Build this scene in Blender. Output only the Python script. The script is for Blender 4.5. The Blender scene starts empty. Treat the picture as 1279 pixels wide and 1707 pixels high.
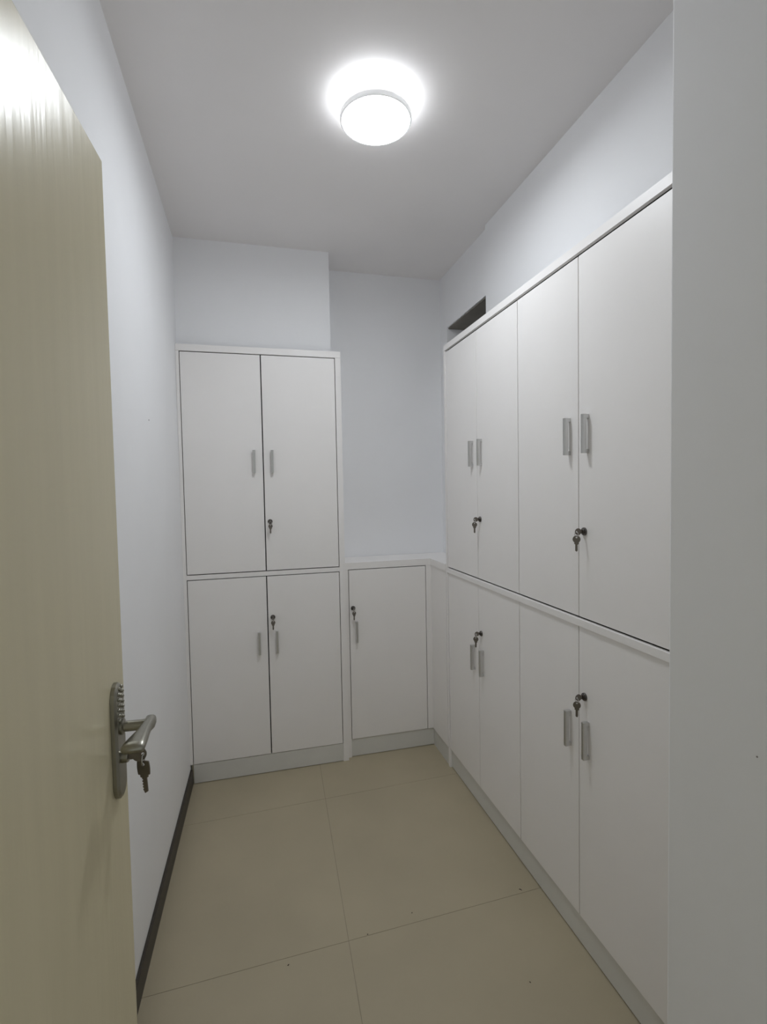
import bpy, bmesh, math, random
from mathutils import Vector, Matrix

SC = bpy.context.scene
COL = SC.collection
PI = math.pi

# ------------------------------------------------------------------ camera
FPX = 844.287                      # focal length in pixels of the 1279 px wide frame
YAW, PIT, ROL = math.radians(14.568321), math.radians(2.481636), math.radians(-1.067457)
cam_data = bpy.data.cameras.new('camera')
cam_data.sensor_fit = 'HORIZONTAL'
cam_data.sensor_width = 36.0
cam_data.lens = FPX / 1279.0 * 36.0
cam_data.clip_start = 0.02
cam = bpy.data.objects.new('camera', cam_data)
COL.objects.link(cam)
fw = Vector((math.sin(YAW) * math.cos(PIT), math.cos(YAW) * math.cos(PIT), -math.sin(PIT)))
rt = Vector((math.cos(YAW), -math.sin(YAW), 0))
up = rt.cross(fw)
r2 = rt * math.cos(ROL) + up * math.sin(ROL)
u2 = up * math.cos(ROL) - rt * math.sin(ROL)
cam.matrix_world = Matrix(((r2.x, u2.x, -fw.x, 0), (r2.y, u2.y, -fw.y, 0), (r2.z, u2.z, -fw.z, 1.5), (0, 0, 0, 1)))
SC.camera = cam

# ------------------------------------------------------------------ world, exposure
world = bpy.data.worlds.new('world')
SC.world = world
world.use_nodes = True
WBG = world.node_tree.nodes['Background']
WBG.inputs[0].default_value = (0.80, 0.83, 0.80, 1)
WBG.inputs[1].default_value = 0.5
SC.view_settings.view_transform = 'Standard'
SC.view_settings.look = 'None'
SC.view_settings.gamma = 1.0
SC.view_settings.use_curve_mapping = False
SC.view_settings.exposure = 0.0
LAMP_STRENGTH = 68.0
COLLAR_STRENGTH = 15.5
SC.cycles.max_bounces = 12
SC.cycles.diffuse_bounces = 10


# ------------------------------------------------------------------ materials
def mat(name, color, rough=0.5, metal=0.0, bump=0.0, bscale=60.0, var=0.0, vscale=6.0, spec=0.5, coat=0.0,
        stretch=None):
    m = bpy.data.materials.new(name)
    m.use_nodes = True
    nt = m.node_tree
    b = nt.nodes['Principled BSDF']
    b.inputs['Base Color'].default_value = (*color, 1)
    b.inputs['Roughness'].default_value = rough
    b.inputs['Metallic'].default_value = metal
    b.inputs['Specular IOR Level'].default_value = spec
    b.inputs['Coat Weight'].default_value = coat
    tc = nt.nodes.new('ShaderNodeTexCoord')
    mp = nt.nodes.new('ShaderNodeMapping')
    nt.links.new(tc.outputs['Object'], mp.inputs['Vector'])
    if stretch:
        mp.inputs['Scale'].default_value = stretch
    if var > 0:
        n = nt.nodes.new('ShaderNodeTexNoise')
        n.inputs['Scale'].default_value = vscale
        n.inputs['Detail'].default_value = 4
        nt.links.new(mp.outputs['Vector'], n.inputs['Vector'])
        cr = nt.nodes.new('ShaderNodeValToRGB')
        cr.color_ramp.elements[0].position = 0.3
        cr.color_ramp.elements[1].position = 0.7
        cr.color_ramp.elements[0].color = (*[c * (1 - var) for c in color], 1)
        cr.color_ramp.elements[1].color = (*[min(1, c * (1 + var)) for c in color], 1)
        nt.links.new(n.outputs['Fac'], cr.inputs['Fac'])
        nt.links.new(cr.outputs['Color'], b.inputs['Base Color'])
    if bump > 0:
        n2 = nt.nodes.new('ShaderNodeTexNoise')
        n2.inputs['Scale'].default_value = bscale
        n2.inputs['Detail'].default_value = 5
        nt.links.new(mp.outputs['Vector'], n2.inputs['Vector'])
        bp = nt.nodes.new('ShaderNodeBump')
        bp.inputs['Strength'].default_value = bump
        bp.inputs['Distance'].default_value = 0.002
        nt.links.new(n2.outputs['Fac'], bp.inputs['Height'])
        nt.links.new(bp.outputs['Normal'], b.inputs['Normal'])
    return m


def emit(name, color, strength):
    m = bpy.data.materials.new(name)
    m.use_nodes = True
    b = m.node_tree.nodes['Principled BSDF']
    b.inputs['Base Color'].default_value = (0.9, 0.9, 0.9, 1)
    b.inputs['Roughness'].default_value = 0.4
    b.inputs['Emission Color'].default_value = (*color, 1)
    b.inputs['Emission Strength'].default_value = strength
    return m


M_WALL = mat('wall_paint', (0.855, 0.86, 0.875), 0.75, bump=0.12, bscale=35, var=0.012, vscale=3)
M_CEIL = mat('ceiling_paint', (0.87, 0.85, 0.845), 0.85, bump=0.10, bscale=30, var=0.012, vscale=3)
M_NICHE_SHADE = mat('niche_shade', (0.20, 0.185, 0.16), 0.9, bump=0.3, bscale=50, var=0.1, vscale=9)  # dark brown carries the shade under the niche soffit
M_CAB = mat('cabinet_laminate', (0.88, 0.86, 0.845), 0.42, bump=0.03, bscale=90, var=0.01, vscale=4)
M_CARC = mat('carcass_gap_shade', (0.07, 0.065, 0.06), 0.8)  # near black, so the shade inside the door gaps is painted in
M_PLINTH = mat('plinth_board', (0.68, 0.675, 0.64), 0.5, var=0.03, vscale=5)
M_TILE = mat('floor_tile', (0.43, 0.375, 0.262), 0.45, bump=0.03, bscale=120, var=0.045, vscale=3.2)
M_GROUT = mat('grout', (0.29, 0.25, 0.18), 0.9, bump=0.2, bscale=200, var=0.08, vscale=30)
M_BASE = mat('dark_skirting', (0.040, 0.034, 0.027), 0.45, bump=0.05, bscale=40, var=0.1, vscale=10)
M_DOOR = mat('cream_door_paint', (0.65, 0.592, 0.415), 0.27, bump=0.34, bscale=9, var=0.03, vscale=5, spec=0.36,
             stretch=(5.0, 1.0, 0.35))
M_ALU = mat('brushed_aluminium', (0.66, 0.66, 0.655), 0.33, metal=1.0, bump=0.05, bscale=200, stretch=(1, 1, 0.05))
M_STEEL = mat('satin_steel', (0.33, 0.32, 0.275), 0.30, metal=1.0)
M_STEELF = mat('fluted_steel', (0.36, 0.35, 0.30), 0.22, metal=1.0, bump=0.6, bscale=160)
M_LOCK = mat('dark_chrome', (0.13, 0.12, 0.11), 0.35, metal=0.9)
M_KEY = mat('nickel_key', (0.20, 0.18, 0.155), 0.42, metal=0.9)
M_RING = mat('key_ring_wire', (0.55, 0.54, 0.52), 0.3, metal=1.0)
M_RIM = emit('lamp_rim', (0.93, 0.965, 1.0), 0.30)   # milky plastic; faint glow put in for lamp light coming through
M_GLOW = emit('lamp_diffuser', (0.91, 0.955, 1.0), LAMP_STRENGTH)
M_COLLAR = emit('lamp_collar', (0.93, 0.965, 1.0), COLLAR_STRENGTH)
M_SPECK = mat('dirt', (0.05, 0.035, 0.025), 0.9)
M_NAIL = mat('rusty_nail', (0.28, 0.25, 0.24), 0.6, metal=0.5)


# ------------------------------------------------------------------ helpers
def tag(o, label=None, cat=None, group=None, kind=None):
    if label:
        o['label'] = label
    if cat:
        o['category'] = cat
    if group:
        o['group'] = group
    if kind:
        o['kind'] = kind
    return o


def obj(name, bm, m, parent=None, smooth=False):
    me = bpy.data.meshes.new(name)
    bmesh.ops.recalc_face_normals(bm, faces=bm.faces[:])
    bm.to_mesh(me)
    bm.free()
    me.materials.append(m)
    if smooth:
        for p in me.polygons:
            p.use_smooth = True
    o = bpy.data.objects.new(name, me)
    COL.objects.link(o)
    if parent:
        o.parent = parent
    return o


def empty(name, loc, rotz=0.0):
    o = bpy.data.objects.new(name, None)
    o.empty_display_size = 0.05
    COL.objects.link(o)
    o.location = loc
    o.rotation_euler = (0, 0, rotz)
    return o


def box(bm, x0, x1, y0, y1, z0, z1, bevel=0.0):
    r = bmesh.ops.create_cube(bm, size=1.0)
    vs = r['verts']
    for v in vs:
        v.co = Vector((x0 + (v.co.x + .5) * (x1 - x0), y0 + (v.co.y + .5) * (y1 - y0), z0 + (v.co.z + .5) * (z1 - z0)))
    if bevel > 0:
        es = list({e for v in vs for e in v.link_edges})
        bmesh.ops.bevel(bm, geom=es, offset=bevel, segments=2, affect='EDGES', profile=0.5)
    return vs


def boxes(lst, bevel=0.0):
    bm = bmesh.new()
    for b in lst:
        box(bm, *b, bevel=bevel)
    return bm


def lathe(bm, prof, n=48, close=True):
    """prof: list of (r, z); revolve about z."""
    rings = []
    for r, z in prof:
        if r < 1e-6:
            rings.append([bm.verts.new((0, 0, z))])
        else:
            rings.append([bm.verts.new((r * math.cos(2 * PI * i / n), r * math.sin(2 * PI * i / n), z)) for i in range(n)])
    for a, b in zip(rings[:-1], rings[1:]):
        for i in range(n):
            j = (i + 1) % n
            if len(a) == 1 and len(b) == 1:
                continue
            if len(a) == 1:
                bm.faces.new((a[0], b[i], b[j]))
            elif len(b) == 1:
                bm.faces.new((a[i], b[0], a[j]))
            else:
                bm.faces.new((a[i], b[i], b[j], a[j]))
    return bm


def torus(bm, R, r, n=28, m=8, M=Matrix()):
    g = []
    for i in range(n):
        a = 2 * PI * i / n
        g.append([bm.verts.new(M @ Vector(((R + r * math.cos(2 * PI * k / m)) * math.cos(a),
                                           (R + r * math.cos(2 * PI * k / m)) * math.sin(a),
                                           r * math.sin(2 * PI * k / m)))) for k in range(m)])
    for i in range(n):
        for k in range(m):
            bm.faces.new((g[i][k], g[(i + 1) % n][k], g[(i + 1) % n][(k + 1) % m], g[i][(k + 1) % m]))
    return bm


def sweep(bm, secs):
    """secs: list of rings (equal-length lists of Vector); caps both ends."""
    rr = [[bm.verts.new(p) for p in s] for s in secs]
    n = len(rr[0])
    for a, b in zip(rr[:-1], rr[1:]):
        for i in range(n):
            bm.faces.new((a[i], a[(i + 1) % n], b[(i + 1) % n], b[i]))
    bm.faces.new(rr[0][::-1])
    bm.faces.new(rr[-1])
    return bm


def rot_bm(bm, M):
    bmesh.ops.transform(bm, matrix=M, verts=bm.verts[:])
    return bm


# ------------------------------------------------------------------ room shell
ZC = 2.791          # ceiling
XR = 0.997          # face of the right-hand cabinets
YL = 2.724          # face of the tall cabinet on the back wall
YM = 2.751          # face of the low corner cabinet
ZT, ZDT, ZD1, ZD2, ZK = 2.247, 2.211, 1.087, 1.057, 0.103

# floor: a grout bed carrying large square tiles
floor = obj('floor', boxes([(-1.6, 2.0, -1.6, 3.15, -0.06, -0.0008)]), M_GROUT)
tag(floor, kind='structure')


def tile_pt(i, j):
    # joints as they run in the room (slightly out of square with the walls)
    x = 0.288 + 0.8 * i
    y = 1.610 + 0.8 * j
    return Vector((x + 0.044 * (y - 2.0), y + 0.034 * (x - 0.3), 0))


for i in range(-3, 3):
    for j in range(-4, 2):
        a, b, c, d = tile_pt(i, j), tile_pt(i + 1, j), tile_pt(i + 1, j + 1), tile_pt(i, j + 1)
        cx = (a + b + c + d) / 4
        g = 0.0008
        xs = [p.x for p in (a, b, c, d)]
        ys = [p.y for p in (a, b, c, d)]
        if min(xs) > 1.95 or max(xs) < -1.5 or max(ys) < -1.5:
            continue
        pts = []
        for p in (a, b, c, d):
            q = Vector((p.x + (g if p.x < cx.x else -g), p.y + (g if p.y < cx.y else -g), 0))
            q.x = max(-1.59, min(1.99, q.x))
            q.y = max(-1.59, min(3.14, q.y))
            pts.append(q)
        bm = bmesh.new()
        lo = [bm.verts.new((p.x, p.y, -0.0008)) for p in pts]
        hi = [bm.verts.new((p.x, p.y, 0.0)) for p in pts]
        bm.faces.new(lo[::-1])
        bm.faces.new(hi)
        for k in range(4):
            bm.faces.new((lo[k], lo[(k + 1) % 4], hi[(k + 1) % 4], hi[k]))
        obj('tile', bm, M_TILE, floor)

ceiling = obj('ceiling', boxes([(-1.6, 2.0, -1.6, 3.15, ZC, ZC + 0.12)]), M_CEIL)
tag(ceiling, kind='structure')


# left wall, slightly out of plumb towards the door
def left_x(y, z):
    bot = -0.372 + (-0.3445 + 0.372) * (y - 1.5417) / (2.7329 - 1.5417)
    t = min(1.0, max(0.0, z / ZC))
    return bot + (-0.347 - bot) * min(1.0, t * 1.6)


bm = bmesh.new()
NY, NZ = 14, 14
y0, y1 = -0.10, 2.779
gr = [[bm.verts.new((left_x(y0 + (y1 - y0) * a / NY, ZC * b / NZ), y0 + (y1 - y0) * a / NY, ZC * b / NZ)) for b in range(NZ + 1)]
      for a in range(NY + 1)]
bk = [[bm.verts.new((-0.56, y0 + (y1 - y0) * a / NY, ZC * b / NZ)) for b in (0, NZ)] for a in (0, NY)]
for a in range(NY):
    for b in range(NZ):
        bm.faces.new((gr[a][b], gr[a + 1][b], gr[a + 1][b + 1], gr[a][b + 1]))
bm.faces.new((bk[0][0], bk[0][1], bk[1][1], bk[1][0]))
bm.faces.new([gr[a][0] for a in range(NY + 1)] + [bk[1][0], bk[0][0]])
bm.faces.new([gr[a][NZ] for a in range(NY + 1)] + [bk[1][1], bk[0][1]])
bm.faces.new([gr[0][b] for b in range(NZ + 1)] + [bk[0][1], bk[0][0]])
bm.faces.new([gr[NY][b] for b in range(NZ + 1)] + [bk[1][1], bk[1][0]])
wall_left = tag(obj('wall_left', bm, M_WALL, smooth=False), kind='structure')
bm = lathe(bmesh.new(), [(0, 0.0), (0.0026, 0.0), (0.0026, 0.002), (0.0018, 0.0025), (0, 0.0025)], 12)
rot_bm(bm, Matrix.Translation((left_x(1.97, 1.765) - 0.001, 1.97, 1.765)) @ Matrix.Rotation(PI / 2, 4, 'Y'))
obj('nail', bm, M_NAIL, wall_left)

# back wall: the block over the tall cabinet, and the deeper recess behind the low cabinet
wall_back = tag(obj('wall_back', boxes([(-0.56, 0.441, 2.779, 3.01, ZT + 0.004, ZC), (-0.56, 1.9, 3.0, 3.15, 0, ZC)]),
                    M_WALL), kind='structure')
# right wall: over the near cabinet, over the dark niche, behind everything
wall_right = tag(obj('wall_right', boxes([
    (1.150, 1.60, 0.40, 2.335, ZT + 0.004, ZC),
    (1.168, 1.60, 2.335, 3.0, 2.468, ZC),
    (1.168, 1.60, 2.893, 3.0, 0, 2.468),
    (1.168, 1.60, 2.535, 2.893, 0, 2.20),
    (1.48, 1.60, 2.335, 2.893, 2.20, 2.468),
    (1.40, 1.60, 0.40, 2.535, 0, ZT + 0.004),
]), M_WALL), kind='structure')
# soffit of the niche: added board with deep shade put into its colour
obj('soffit', boxes([(1.176, 1.479, 2.336, 2.892, 2.461, 2.4685)]), M_NICHE_SHADE, wall_right)

# wall corner beside the camera, and the wall the open door hangs in
wall_pilaster = tag(obj('wall_pilaster', boxes([(0.700, 1.60, -0.10, 0.724, 0, ZC)], bevel=0.004), M_WALL), kind='structure')
bm = lathe(bmesh.new(), [(0, 0.0), (0.0012, 0.0), (0.0012, 0.001), (0.0008, 0.0015), (0, 0.0015)], 10)
rot_bm(bm, Matrix.Translation((0.700, 0.561, 1.103)) @ Matrix.Rotation(-PI / 2, 4, 'Y'))
obj('nail', bm, M_NAIL, wall_pilaster)
wall_front = tag(obj('wall_front', boxes([(-1.6, -0.40, -0.25, -0.10, 0, ZC), (0.570, 2.0, -0.25, -0.10, 0, ZC),
                                          (-0.40, 0.570, -0.25, -0.10, 2.10, ZC)]), M_WALL), kind='structure')

# dark skirting along the left wall
bm = bmesh.new()
secs = []
for y in (0.2, 0.8, 1.5, 2.1, 2.722):
    xf = -0.3613 + (-0.3329 + 0.3613) * (y - 1.5417) / (2.7329 - 1.5417)
    secs.append([Vector((left_x(y, 0) + 0.0005, y, 0.0005)), Vector((xf, y, 0.0005)), Vector((xf, y, 0.076)),
                 Vector((xf - 0.003, y, 0.080)), Vector((left_x(y, .08) + 0.0005, y, 0.080))])
sweep(bm, secs)
tag(obj('baseboard_left', bm, M_BASE), kind='structure')


# ------------------------------------------------------------------ cabinet fittings (built facing -Y, origin on the door face)
def handle_bm():
    """brushed bar pull, 118 mm tall, standing 22 mm proud on two feet."""
    bm = bmesh.new()
    w, d = 0.0065, 0.022
    prof = [(-w, -d + .003), (-w + .002, -d), (-0.0008, -d), (-0.0012, -d + .0012), (0.0012, -d + .0012), (0.0016, -d),
            (w - .002, -d), (w, -d + .003), (w, -0.009), (-w, -0.009)]
    sweep(bm, [[Vector((x, y, z)) for x, y in prof] for z in (-0.059, 0.059)])
    for z in (-0.059, 0.047):
        box(bm, -w + .0012, w - .0012, -0.0095, 0.0, z, z + 0.012)
    return bm


def lock_bm():
    bm = bmesh.new()
    lathe(bm, [(0, 0.0), (0.0125, 0.0), (0.0125, 0.003), (0.0115, 0.005), (0.0085, 0.0055), (0.0085, 0.0075), (0.0075, 0.0085), (0, 0.0085)], 28)
    return rot_bm(bm, Matrix.Rotation(PI / 2, 4, 'X'))     # axis to -Y


def key_bm(r=0.0115, length=0.030, th=0.0022, hole=0.0028, square=False):
    """key in the XZ plane: bow centre at origin, blade running down -Z."""
    bm = bmesh.new()
    n = 24
    out, inn = [], []
    for i in range(n):
        a = 2 * PI * i / n
        x, z = math.cos(a), math.sin(a)
        if square:
            k = 1.0 / max(abs(x), abs(z)) ** 0.75
            out.append((r * x * k * 0.92, r * z * k))
        else:
            out.append((r * x, r * z))
        inn.append((hole * x, hole * z + r * 0.52))
    for s in (-1, 1):
        pass
    ring = {}
    for s in (-1, 1):
        ring[s] = ([bm.verts.new((x, s * th / 2, z)) for x, z in out], [bm.verts.new((x, s * th / 2, z)) for x, z in inn])
    for i in range(n):
        j = (i + 1) % n
        for s in (-1, 1):
            o, q = ring[s]
            bm.faces.new((o[i], o[j], q[j], q[i]))
        bm.faces.new((ring[-1][0][i], ring[-1][0][j], ring[1][0][j], ring[1][0][i]))
        bm.faces.new((ring[-1][1][i], ring[-1][1][j], ring[1][1][j], ring[1][1][i]))
    # shoulder and toothed blade
    b = r * 0.34
    if not length > 0.012:
        length += 0.006
    z0 = -r * 0.93
    pts = [(b * 1.7, z0 + .002), (b * 1.7, z0 - .004), (b, z0 - .005)]
    steps = 4 if length > 0.012 else 0
    for k in range(steps):
        za = z0 - .007 - (length - .012) * k / steps
        pts += [(b, za), (b * 0.55, za - .0015), (b, za - .003)]
    pts += [(b * 0.3, z0 - length), (-b, z0 - length + .003), (-b, z0 - .005), (-b * 1.7, z0 - .004), (-b * 1.7, z0 + .002)]
    f = [bm.verts.new((x, -th * .45, z)) for x, z in pts]
    h = [bm.verts.new((x, th * .45, z)) for x, z in pts]
    bm.faces.new(f)
    bm.faces.new(h[::-1])
    for i in range(len(pts)):
        j = (i + 1) % len(pts)
        bm.faces.new((f[i], f[j], h[j], h[i]))
    return bm


ME = {}


def shared(name, maker, m, parent, smooth=False, key=None):
    key = key or name
    if key not in ME:
        o = obj(name, maker(), m, parent, smooth)
        ME[key] = o.data
        return o
    o = bpy.data.objects.new(name, ME[key])
    COL.objects.link(o)
    o.parent = parent
    return o


def keys_on_lock(loc, rotz, label, twist, group=None):
    """a key standing in the lock with a second key hanging from it on a wire ring; -Y is outwards."""
    t = tag(empty('key_pair', loc, rotz), label, 'keys')
    k = shared('inserted_key', lambda: key_bm(0.0105, 0.0050), M_KEY, t, key='ik')
    k.matrix_local = Matrix.Translation((0, -0.0144, 0)) @ Matrix.Rotation(PI / 2, 4, 'Z') @ Matrix.Rotation(-PI / 2, 4, 'Y')
    k.name = 'inserted_key'
    rg = shared('key_ring', lambda: torus(bmesh.new(), 0.0085, 0.0010), M_RING, t, smooth=True, key='kr')
    rg.matrix_local = Matrix.Translation((0, -0.0199, -0.0085)) @ Matrix.Rotation(PI / 2, 4, 'X')
    h = shared('hanging_key', lambda: key_bm(0.0115, 0.028), M_KEY, t, key='hk')
    h.matrix_local = Matrix.Translation((0, -0.0199, -0.0232)) @ Matrix.Rotation(twist, 4, 'Z')
    return t


DT = 0.018


def leaf(parent, x0, x1, z0, z1, handle=None, lock=None, y=0.0, lab=None):
    """a cabinet door with its face on y, thickness going +y; handle=(x,z), lock=(x,z)."""
    d = obj('door', boxes([(x0, x1, y, y + DT, z0, z1)], bevel=0.0012), M_CAB, parent)
    if handle:
        h = shared('handle', handle_bm, M_ALU, d, key='handle')
        h.location = (handle[0], y, handle[1])
        h['label'] = 'brushed silver bar pull'
    if lock:
        l = shared('lock', lock_bm, M_LOCK, d, smooth=False, key='lock')
        l.location = (lock[0], y, lock[1])
        l['label'] = 'round dark metal cam lock'
    return d


HU, HL = 1.660, 0.706
# ---- tall cabinet on the back wall (local = world; face at y 0)
cab = tag(empty('tall_cabinet', (0, YL, 0)), 'tall white four-door cabinet on the back wall, touching the left wall', 'cabinet')
X0, X1 = -0.3462, 0.484
obj('carcass', boxes([(X0 + .004, X0 + .020, .021, .270, ZK, ZT - .02), (X1 - .020, X1 - .002, .021, .270, ZK, ZT - .02),
                      (X0 + .02, X1 - .02, .258, .270, ZK, ZT - .02),
                      (X0 + .02, X1 - .02, .030, .258, ZK, ZK + .016), (X0 + .02, X1 - .02, .030, .258, 1.062, 1.080),
                      (X0 + .004, X1 - .002, .021, .270, ZT - .018, ZT - .001)]), M_CARC, cab)
obj('side_panel', boxes([(X1 - .0018, X1, .0005, .272, 0, ZT)]), M_CAB, cab)
obj('stile', boxes([(X0, -0.331, 0, .0205, ZK, ZT - .034)]), M_CAB, cab)
obj('stile', boxes([(0.454, X1 - .0018, 0, .0205, 0, ZT - .034)]), M_CAB, cab)
obj('rail', boxes([(X0, X1 - .0018, 0, .0120, ZDT + .0030, ZT)]), M_CAB, cab)
obj('rail', boxes([(-0.3308, 0.4538, 0, .0120, ZD2 + .0035, ZD1 - .0035)]), M_CAB, cab)
obj('plinth', boxes([(-0.3290, 0.4538, 0.002, .018, 0.003, ZK - .003)]), M_PLINTH, cab)
SX = 0.0645
leaf(cab, -0.3275, SX - .0027, ZD1 + .001, ZDT - .002, (SX - .046, HU))
leaf(cab, SX + .0027, 0.4505, ZD1 + .001, ZDT - .002, (SX + .046, HU), (0.091, 1.346))
leaf(cab, -0.3275, SX - .0027, ZK, ZD2 - .001, (SX - .046, HL))
leaf(cab, SX + .0027, 0.4505, ZK, ZD2 - .001, (SX + .046, HL), (0.091, 0.838))
keys_on_lock((0.091, YL - 0.0085, 1.346), 0, 'keys hanging from the upper-door lock of the tall back-wall cabinet', 0.4)
keys_on_lock((0.091, YL - 0.0085, 0.838), 0, 'keys hanging from the lower-door lock of the tall back-wall cabinet', 0.35)

# ---- low corner cabinet under the recess
low = tag(empty('low_cabinet', (0, YM, 0)), 'low white single-door corner cabinet with worktop under the wall recess', 'cabinet')
ZW = 1.100
X0, X1 = 0.486, 1.166
FX = 0.988          # return panel to the right-hand cabinets
YR = 2.519 - YM
obj('carcass', boxes([(X0, X0 + .016, .021, .24, ZK, ZW - .04), (X0 + .016, X1, .228, .24, ZK, ZW - .04),
                      (X0 + .016, X1, .03, .228, ZK, ZK + .016), (X1 - .016, X1, .03, .228, ZK + .016, ZW - .04)]), M_CARC, low)
bm = bmesh.new()
poly = [(X0, 0.0), (FX, 0.0), (FX, YR), (X1, YR), (X1, 0.246), (X0, 0.246)]
lo = [bm.verts.new((x, y, ZW - .037)) for x, y in poly]
hi = [bm.verts.new((x, y, ZW)) for x, y in poly]
bm.faces.new(lo[::-1])
bm.faces.new(hi)
for k in range(6):
    bm.faces.new((lo[k], lo[(k + 1) % 6], hi[(k + 1) % 6], hi[k]))
obj('worktop', bm, M_CAB, low)
obj('stile', boxes([(X0, 0.506, 0, .0205, 0.0, ZW - .0375)]), M_CAB, low)
obj('stile', boxes([(0.961, FX + .004, 0, .0205, ZK, ZW - .0375)]), M_CAB, low)
obj('return_panel', boxes([(FX + .004, FX + .022, YR, .0205, ZK, ZW - .0375)]), M_CAB, low)
obj('plinth', boxes([(0.5065, FX + .010, 0.005, .020, 0.003, ZK - .003)]), M_PLINTH, low)
obj('plinth', boxes([(FX + .0105, FX + .022, YR, .020, 0, ZK - .003)]), M_PLINTH, low)
leaf(low, 0.5095, 0.9575, ZK, 1.0585, (0.5095 + .037, 0.713), (0.5095 + .020, 0.846))
keys_on_lock((0.5295, YM - 0.0085, 0.846), 0, 'keys hanging from the lock of the low corner cabinet', 0.3)


# ---- two tall cabinets along the right wall; local x runs towards the camera, face at y 0 -> world x = XR
def right_cab(yfar, ynear, label, far_post):
    W = yfar - ynear
    c = tag(empty('tall_cabinet', (XR, yfar, 0), -PI / 2), label, 'cabinet')
    o = 0.020 if far_post else 0.0
    s = (W - o) / 2 + o                # seam between the pair of doors
    obj('carcass', boxes([(.001, .017, .021, .370, ZK, ZT - .02), (W - .017, W - .001, .021, .370, ZK, ZT - .02),
                          (.017, W - .017, .358, .370, ZK, ZT - .02), (.017, W - .017, .03, .358, ZK, ZK + .016),
                          (.017, W - .017, .03, .358, 1.062, 1.080), (.001, W - .001, .021, .370, ZT - .018, ZT - .001)]),
        M_CARC, c)
    if far_post:
        obj('stile', boxes([(0.0, o - .001, -0.003, .0205, 0, ZT - .030)]), M_CAB, c)
        obj('side_panel', boxes([(-0.0012, 0.0008, .0207, .375, 0, ZT)]), M_CAB, c)
    else:
        obj('side_panel', boxes([(W - .0008, W + .0012, .001, .375, 0, ZT)]), M_CAB, c)
    obj('rail', boxes([(0.0, W, -0.003, .0100, ZDT + .008, ZT)]), M_CAB, c)
    obj('rail', boxes([(o, W, -0.006, .0090, ZD2 + .001, ZD1 - .005)], bevel=0.001), M_CAB, c)
    obj('plinth', boxes([(o, W, 0.008, .0205, 0.005, ZK - .003)]), M_PLINTH, c)
    g = 0.0018
    leaf(c, o + g, s - g, ZD1 + .001, ZDT - .002, (s - .046, HU))
    leaf(c, s + g, W - g, ZD1 + .001, ZDT - .002, (s + .046, HU), (s + .029, 1.360))
    leaf(c, o + g, s - g, ZK, ZD2 - .0005, (s - .046, HL))
    leaf(c, s + g, W - g, ZK, ZD2 - .0005, (s + .046, HL), (s + .029, 0.838))
    return yfar - s


ya = right_cab(2.517, 1.761, 'tall white four-door cabinet at the far end of the right wall', True)
yb = right_cab(1.7608, 1.018, 'tall white four-door cabinet on the right wall, nearest to the camera', False)
for yy, z, lab in ((ya, 1.360, 'keys hanging from the upper-door lock of the far right-wall cabinet'),
                   (ya, 0.838, 'keys hanging from the lower-door lock of the far right-wall cabinet'),
                   (yb, 1.360, 'keys hanging from the upper-door lock of the nearest right-wall cabinet'),
                   (yb, 0.838, 'keys hanging from the lower-door lock of the nearest right-wall cabinet')):
    keys_on_lock((XR - 0.0085, yy - 0.029, z), -PI / 2, lab, 0.9)

# ------------------------------------------------------------------ ceiling light
LX, LY = 0.436, 1.682
lamp = tag(empty('ceiling_light', (LX, LY, ZC)), 'round white glowing ceiling light with a thin rim', 'ceiling light')
obj('base_plate', lathe(bmesh.new(), [(0, -0.0005), (0.098, -0.0005), (0.098, -0.0015), (0, -0.0015)], 64), M_RIM, lamp)
obj('glowing_collar', lathe(bmesh.new(), [(0.094, -0.002), (0.104, -0.002), (0.104, -0.031), (0.094, -0.031), (0.094, -0.002)], 72),
    M_COLLAR, lamp, smooth=True)
obj('body', lathe(bmesh.new(), [(0.090, -0.0315), (0.102, -0.0315), (0.107, -0.0515), (0.090, -0.0515), (0.090, -0.0315)], 72), M_RIM, lamp)
obj('rim', lathe(bmesh.new(), [(0.1045, -0.052), (0.1165, -0.052), (0.1190, -0.054), (0.1190, -0.067), (0.1175, -0.069), (0.1135, -0.069),
                               (0.1128, -0.0685), (0.1128, -0.060), (0.1045, -0.060), (0.1045, -0.052)], 96), M_RIM, lamp)
obj('diffuser', lathe(bmesh.new(), [(0.1124, -0.0605), (0.1120, -0.0625), (0.106, -0.0642), (0.090, -0.0660), (0.064, -0.0675), (0.032, -0.0684), (0, -0.0687)], 96),
    M_GLOW, lamp, smooth=True)

# ------------------------------------------------------------------ the open door at the left
ED = Vector((-0.222, 0.945, 0))
DDIR = Vector((-0.0646, -0.9979, 0)).normalized()      # latch edge -> hinge
DN = Vector((0.9979, -0.0646, 0)).normalized()         # out of the visible face
rz = math.atan2(DDIR.y, DDIR.x)
door = empty('door_1', ED, 0)
# local frame: x along the leaf towards the hinge, y outwards from the visible face, z up
door.matrix_world = Matrix(((DDIR.x, DN.x, 0, ED.x), (DDIR.y, DN.y, 0, ED.y), (0, 0, 1, 0), (0, 0, 0, 1)))
R3 = Matrix(((DDIR.x, DN.x, 0), (DDIR.y, DN.y, 0), (0, 0, 1)))
# DDIR x DN must point up for a proper rotation
if R3.determinant() < 0:
    door.matrix_world = Matrix(((-DDIR.x, DN.x, 0, ED.x), (-DDIR.y, DN.y, 0, ED.y), (0, 0, 1, 0), (0, 0, 0, 1)))
    SG = -1
else:
    SG = 1
tag(door, kind='structure')


def S(s):
    return SG * s


def dbox(s0, s1, o0, o1, z0, z1):
    a, b = sorted((S(s0), S(s1)))
    return (a, b, o0, o1, z0, z1)


obj('leaf', boxes([dbox(0.0, 0.80, -0.040, 0.0, 0.008, 2.05)], bevel=0.003), M_DOOR, door)
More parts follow.
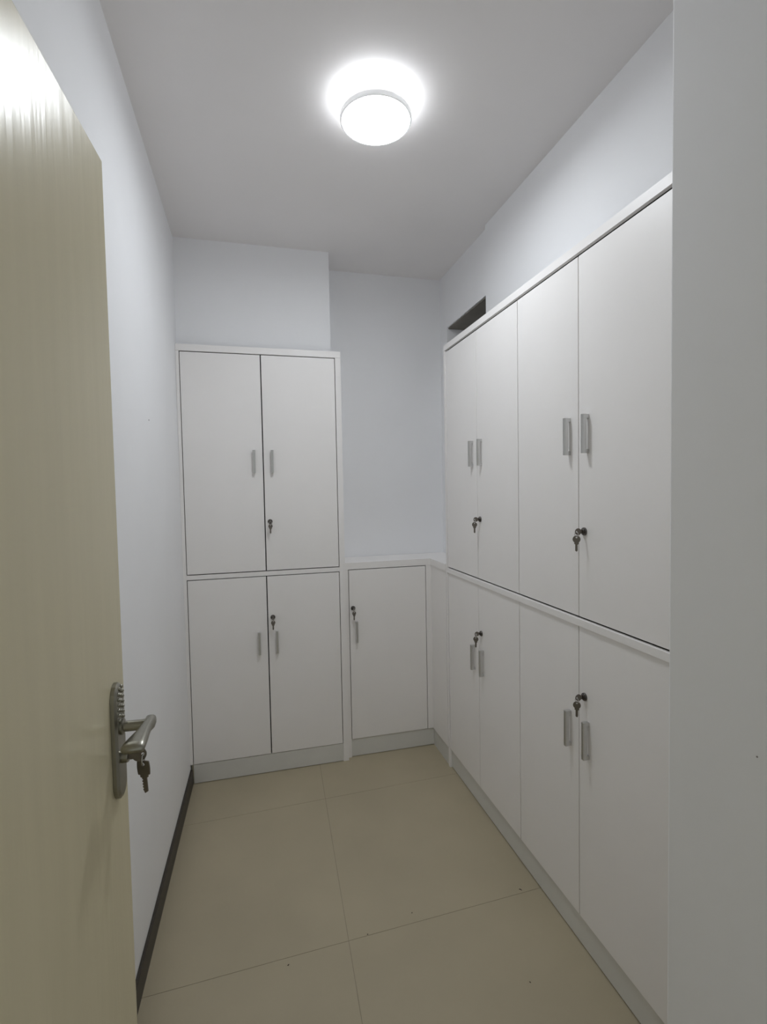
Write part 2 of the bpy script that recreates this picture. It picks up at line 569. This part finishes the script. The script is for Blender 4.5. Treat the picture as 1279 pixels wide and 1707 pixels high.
# backplate: rounded ends, chamfered face
PC, PZ0, PZ1, PW = 0.052, 1.006, 1.196, 0.0215
bm = bmesh.new()


def stadium(w, grow, o):
    pts = []
    r = w + grow
    for k in range(13):
        a = PI * k / 12
        pts.append(Vector((S(PC) + r * math.cos(a), o, PZ1 - PW * 1.3 + 1.3 * r * math.sin(a))))
    for k in range(13):
        a = PI + PI * k / 12
        pts.append(Vector((S(PC) + r * math.cos(a), o, PZ0 + PW * 1.3 + 1.3 * r * math.sin(a))))
    return pts


sweep(bm, [stadium(PW, 0, 0.0003), stadium(PW, 0, 0.006), stadium(PW, -0.004, 0.0095)])
plate = obj('backplate', bm, M_STEEL, door)
plate['label'] = 'long steel backplate with rounded ends'
# raised ornament at the top of the plate
bm = bmesh.new()
for k in range(7):
    z = PZ1 - 0.012 - 0.0085 * k
    w = 0.013 if 0 < k else 0.008
    for q in (-1, 0, 1):
        a = bmesh.ops.create_icosphere(bm, subdivisions=1, radius=0.0034)
        bmesh.ops.transform(bm, matrix=Matrix.Translation((S(PC) + q * w * 0.72, 0.0098, z + (0.004 if q else 0))), verts=a['verts'])
obj('ornament', bm, M_STEELF, plate, smooth=True)
# lever: neck out of the plate, then a grip that flares towards its tip
ZL = 1.123
bm = bmesh.new()
lathe(bm, [(0, 0.0096), (0.0125, 0.0096), (0.0125, 0.013), (0.0085, 0.0145), (0.0085, 0.042), (0.0095, 0.048), (0, 0.049)], 24)
rot_bm(bm, Matrix.Translation((S(PC), 0, ZL)) @ Matrix.Rotation(-PI / 2, 4, 'X'))
lev = obj('lever_neck', bm, M_STEEL, door)
bm = bmesh.new()
secs = []
for s, o, wo, hz, z in ((0.037, 0.0520, 0.006, 0.0070, ZL + .002), (0.041, 0.0520, 0.0085, 0.0092, ZL + .0015), (0.052, 0.0520, 0.0090, 0.0092, ZL),
                        (0.066, 0.0505, 0.0085, 0.0080, ZL), (0.082, 0.0495, 0.0105, 0.0074, ZL - .001), (0.098, 0.0475, 0.0140, 0.0074, ZL - .003),
                        (0.112, 0.0455, 0.0165, 0.0076, ZL - .005), (0.121, 0.0450, 0.0170, 0.0070, ZL - .0065), (0.125, 0.0448, 0.0150, 0.0045, ZL - .0075)):
    secs.append([Vector((S(s), o + wo * math.copysign(abs(math.cos(a)) ** .7, math.cos(a)), z + hz * math.copysign(abs(math.sin(a)) ** .7, math.sin(a))))
                 for a in [2 * PI * k / 20 for k in range(20)]])
sweep(bm, secs)
obj('lever_grip', bm, M_STEEL, door, smooth=True)
# key cylinder under the lever
bm = bmesh.new()
ZKEY = 1.074
lathe(bm, [(0, 0.0096), (0.0105, 0.0096), (0.0105, 0.0175), (0.0095, 0.019), (0, 0.019)], 24)
rot_bm(bm, Matrix.Translation((S(PC), 0, ZKEY)) @ Matrix.Rotation(-PI / 2, 4, 'X'))
obj('key_cylinder', bm, M_STEEL, door)

# keys in the room door: one in the cylinder, one hanging
kp = tag(empty('key_pair', (0, 0, 0)), 'keys hanging below the lever handle of the open cream door', 'keys')
kp.matrix_world = door.matrix_world @ Matrix.Translation((S(PC), 0.019, ZKEY)) @ Matrix.Rotation(PI, 4, 'Z')
k = obj('inserted_key', key_bm(0.0115, 0.0052), M_KEY, kp)
k.matrix_local = Matrix.Translation((0, -0.0156, 0)) @ Matrix.Rotation(PI / 2, 4, 'Z') @ Matrix.Rotation(-PI / 2, 4, 'Y')
k = obj('key_ring', torus(bmesh.new(), 0.0085, 0.0011), M_RING, kp, smooth=True)
k.matrix_local = Matrix.Translation((0, -0.0215, -0.0085)) @ Matrix.Rotation(PI / 2, 4, 'X')
k = obj('hanging_key', key_bm(0.0120, 0.031, square=True), M_KEY, kp)
k.matrix_local = Matrix.Translation((0, -0.0215, -0.0235)) @ Matrix.Rotation(1.25, 4, 'Z') @ Matrix.Rotation(0.07, 4, 'Y')

# ------------------------------------------------------------------ specks of dirt on the tiles
random.seed(4)
for x, y, a, L, lab in ((0.070, 1.576, 0.5, 0.006, 'dark speck of dirt on the floor, leftmost of the specks'),
                        (0.337, 1.616, 0.0, 0.004, 'faint speck of dirt lying on the cross joint of the tiles'),
                        (0.508, 1.658, 1.0, 0.004, 'tiny speck of dirt just beyond the tile joint, midway across the floor'),
                        (0.775, 1.320, 2.1, 0.005, 'dark speck of dirt on the floor, nearest to the camera'),
                        (0.930, 1.647, 2.3, 0.011, 'thin curled shred of dirt beside the right cabinets')):
    bm = bmesh.new()
    secs = []
    for k in range(5):
        t = k / 4 - .5
        w = 0.0014 * (1 - (2 * t) ** 2) + 0.0004
        cy = 0.002 * (t * 2) ** 2 if L > .01 else 0
        secs.append([Vector((t * L, cy + w * math.cos(q), 0.0011 + 0.0010 * math.sin(q))) for q in [2 * PI * i / 6 for i in range(6)]])
    sweep(bm, secs)
    o = obj('dirt_speck', bm, M_SPECK)
    o.location = (x, y, 0)
    o.rotation_euler = (0, 0, a)
    tag(o, lab, 'dirt')
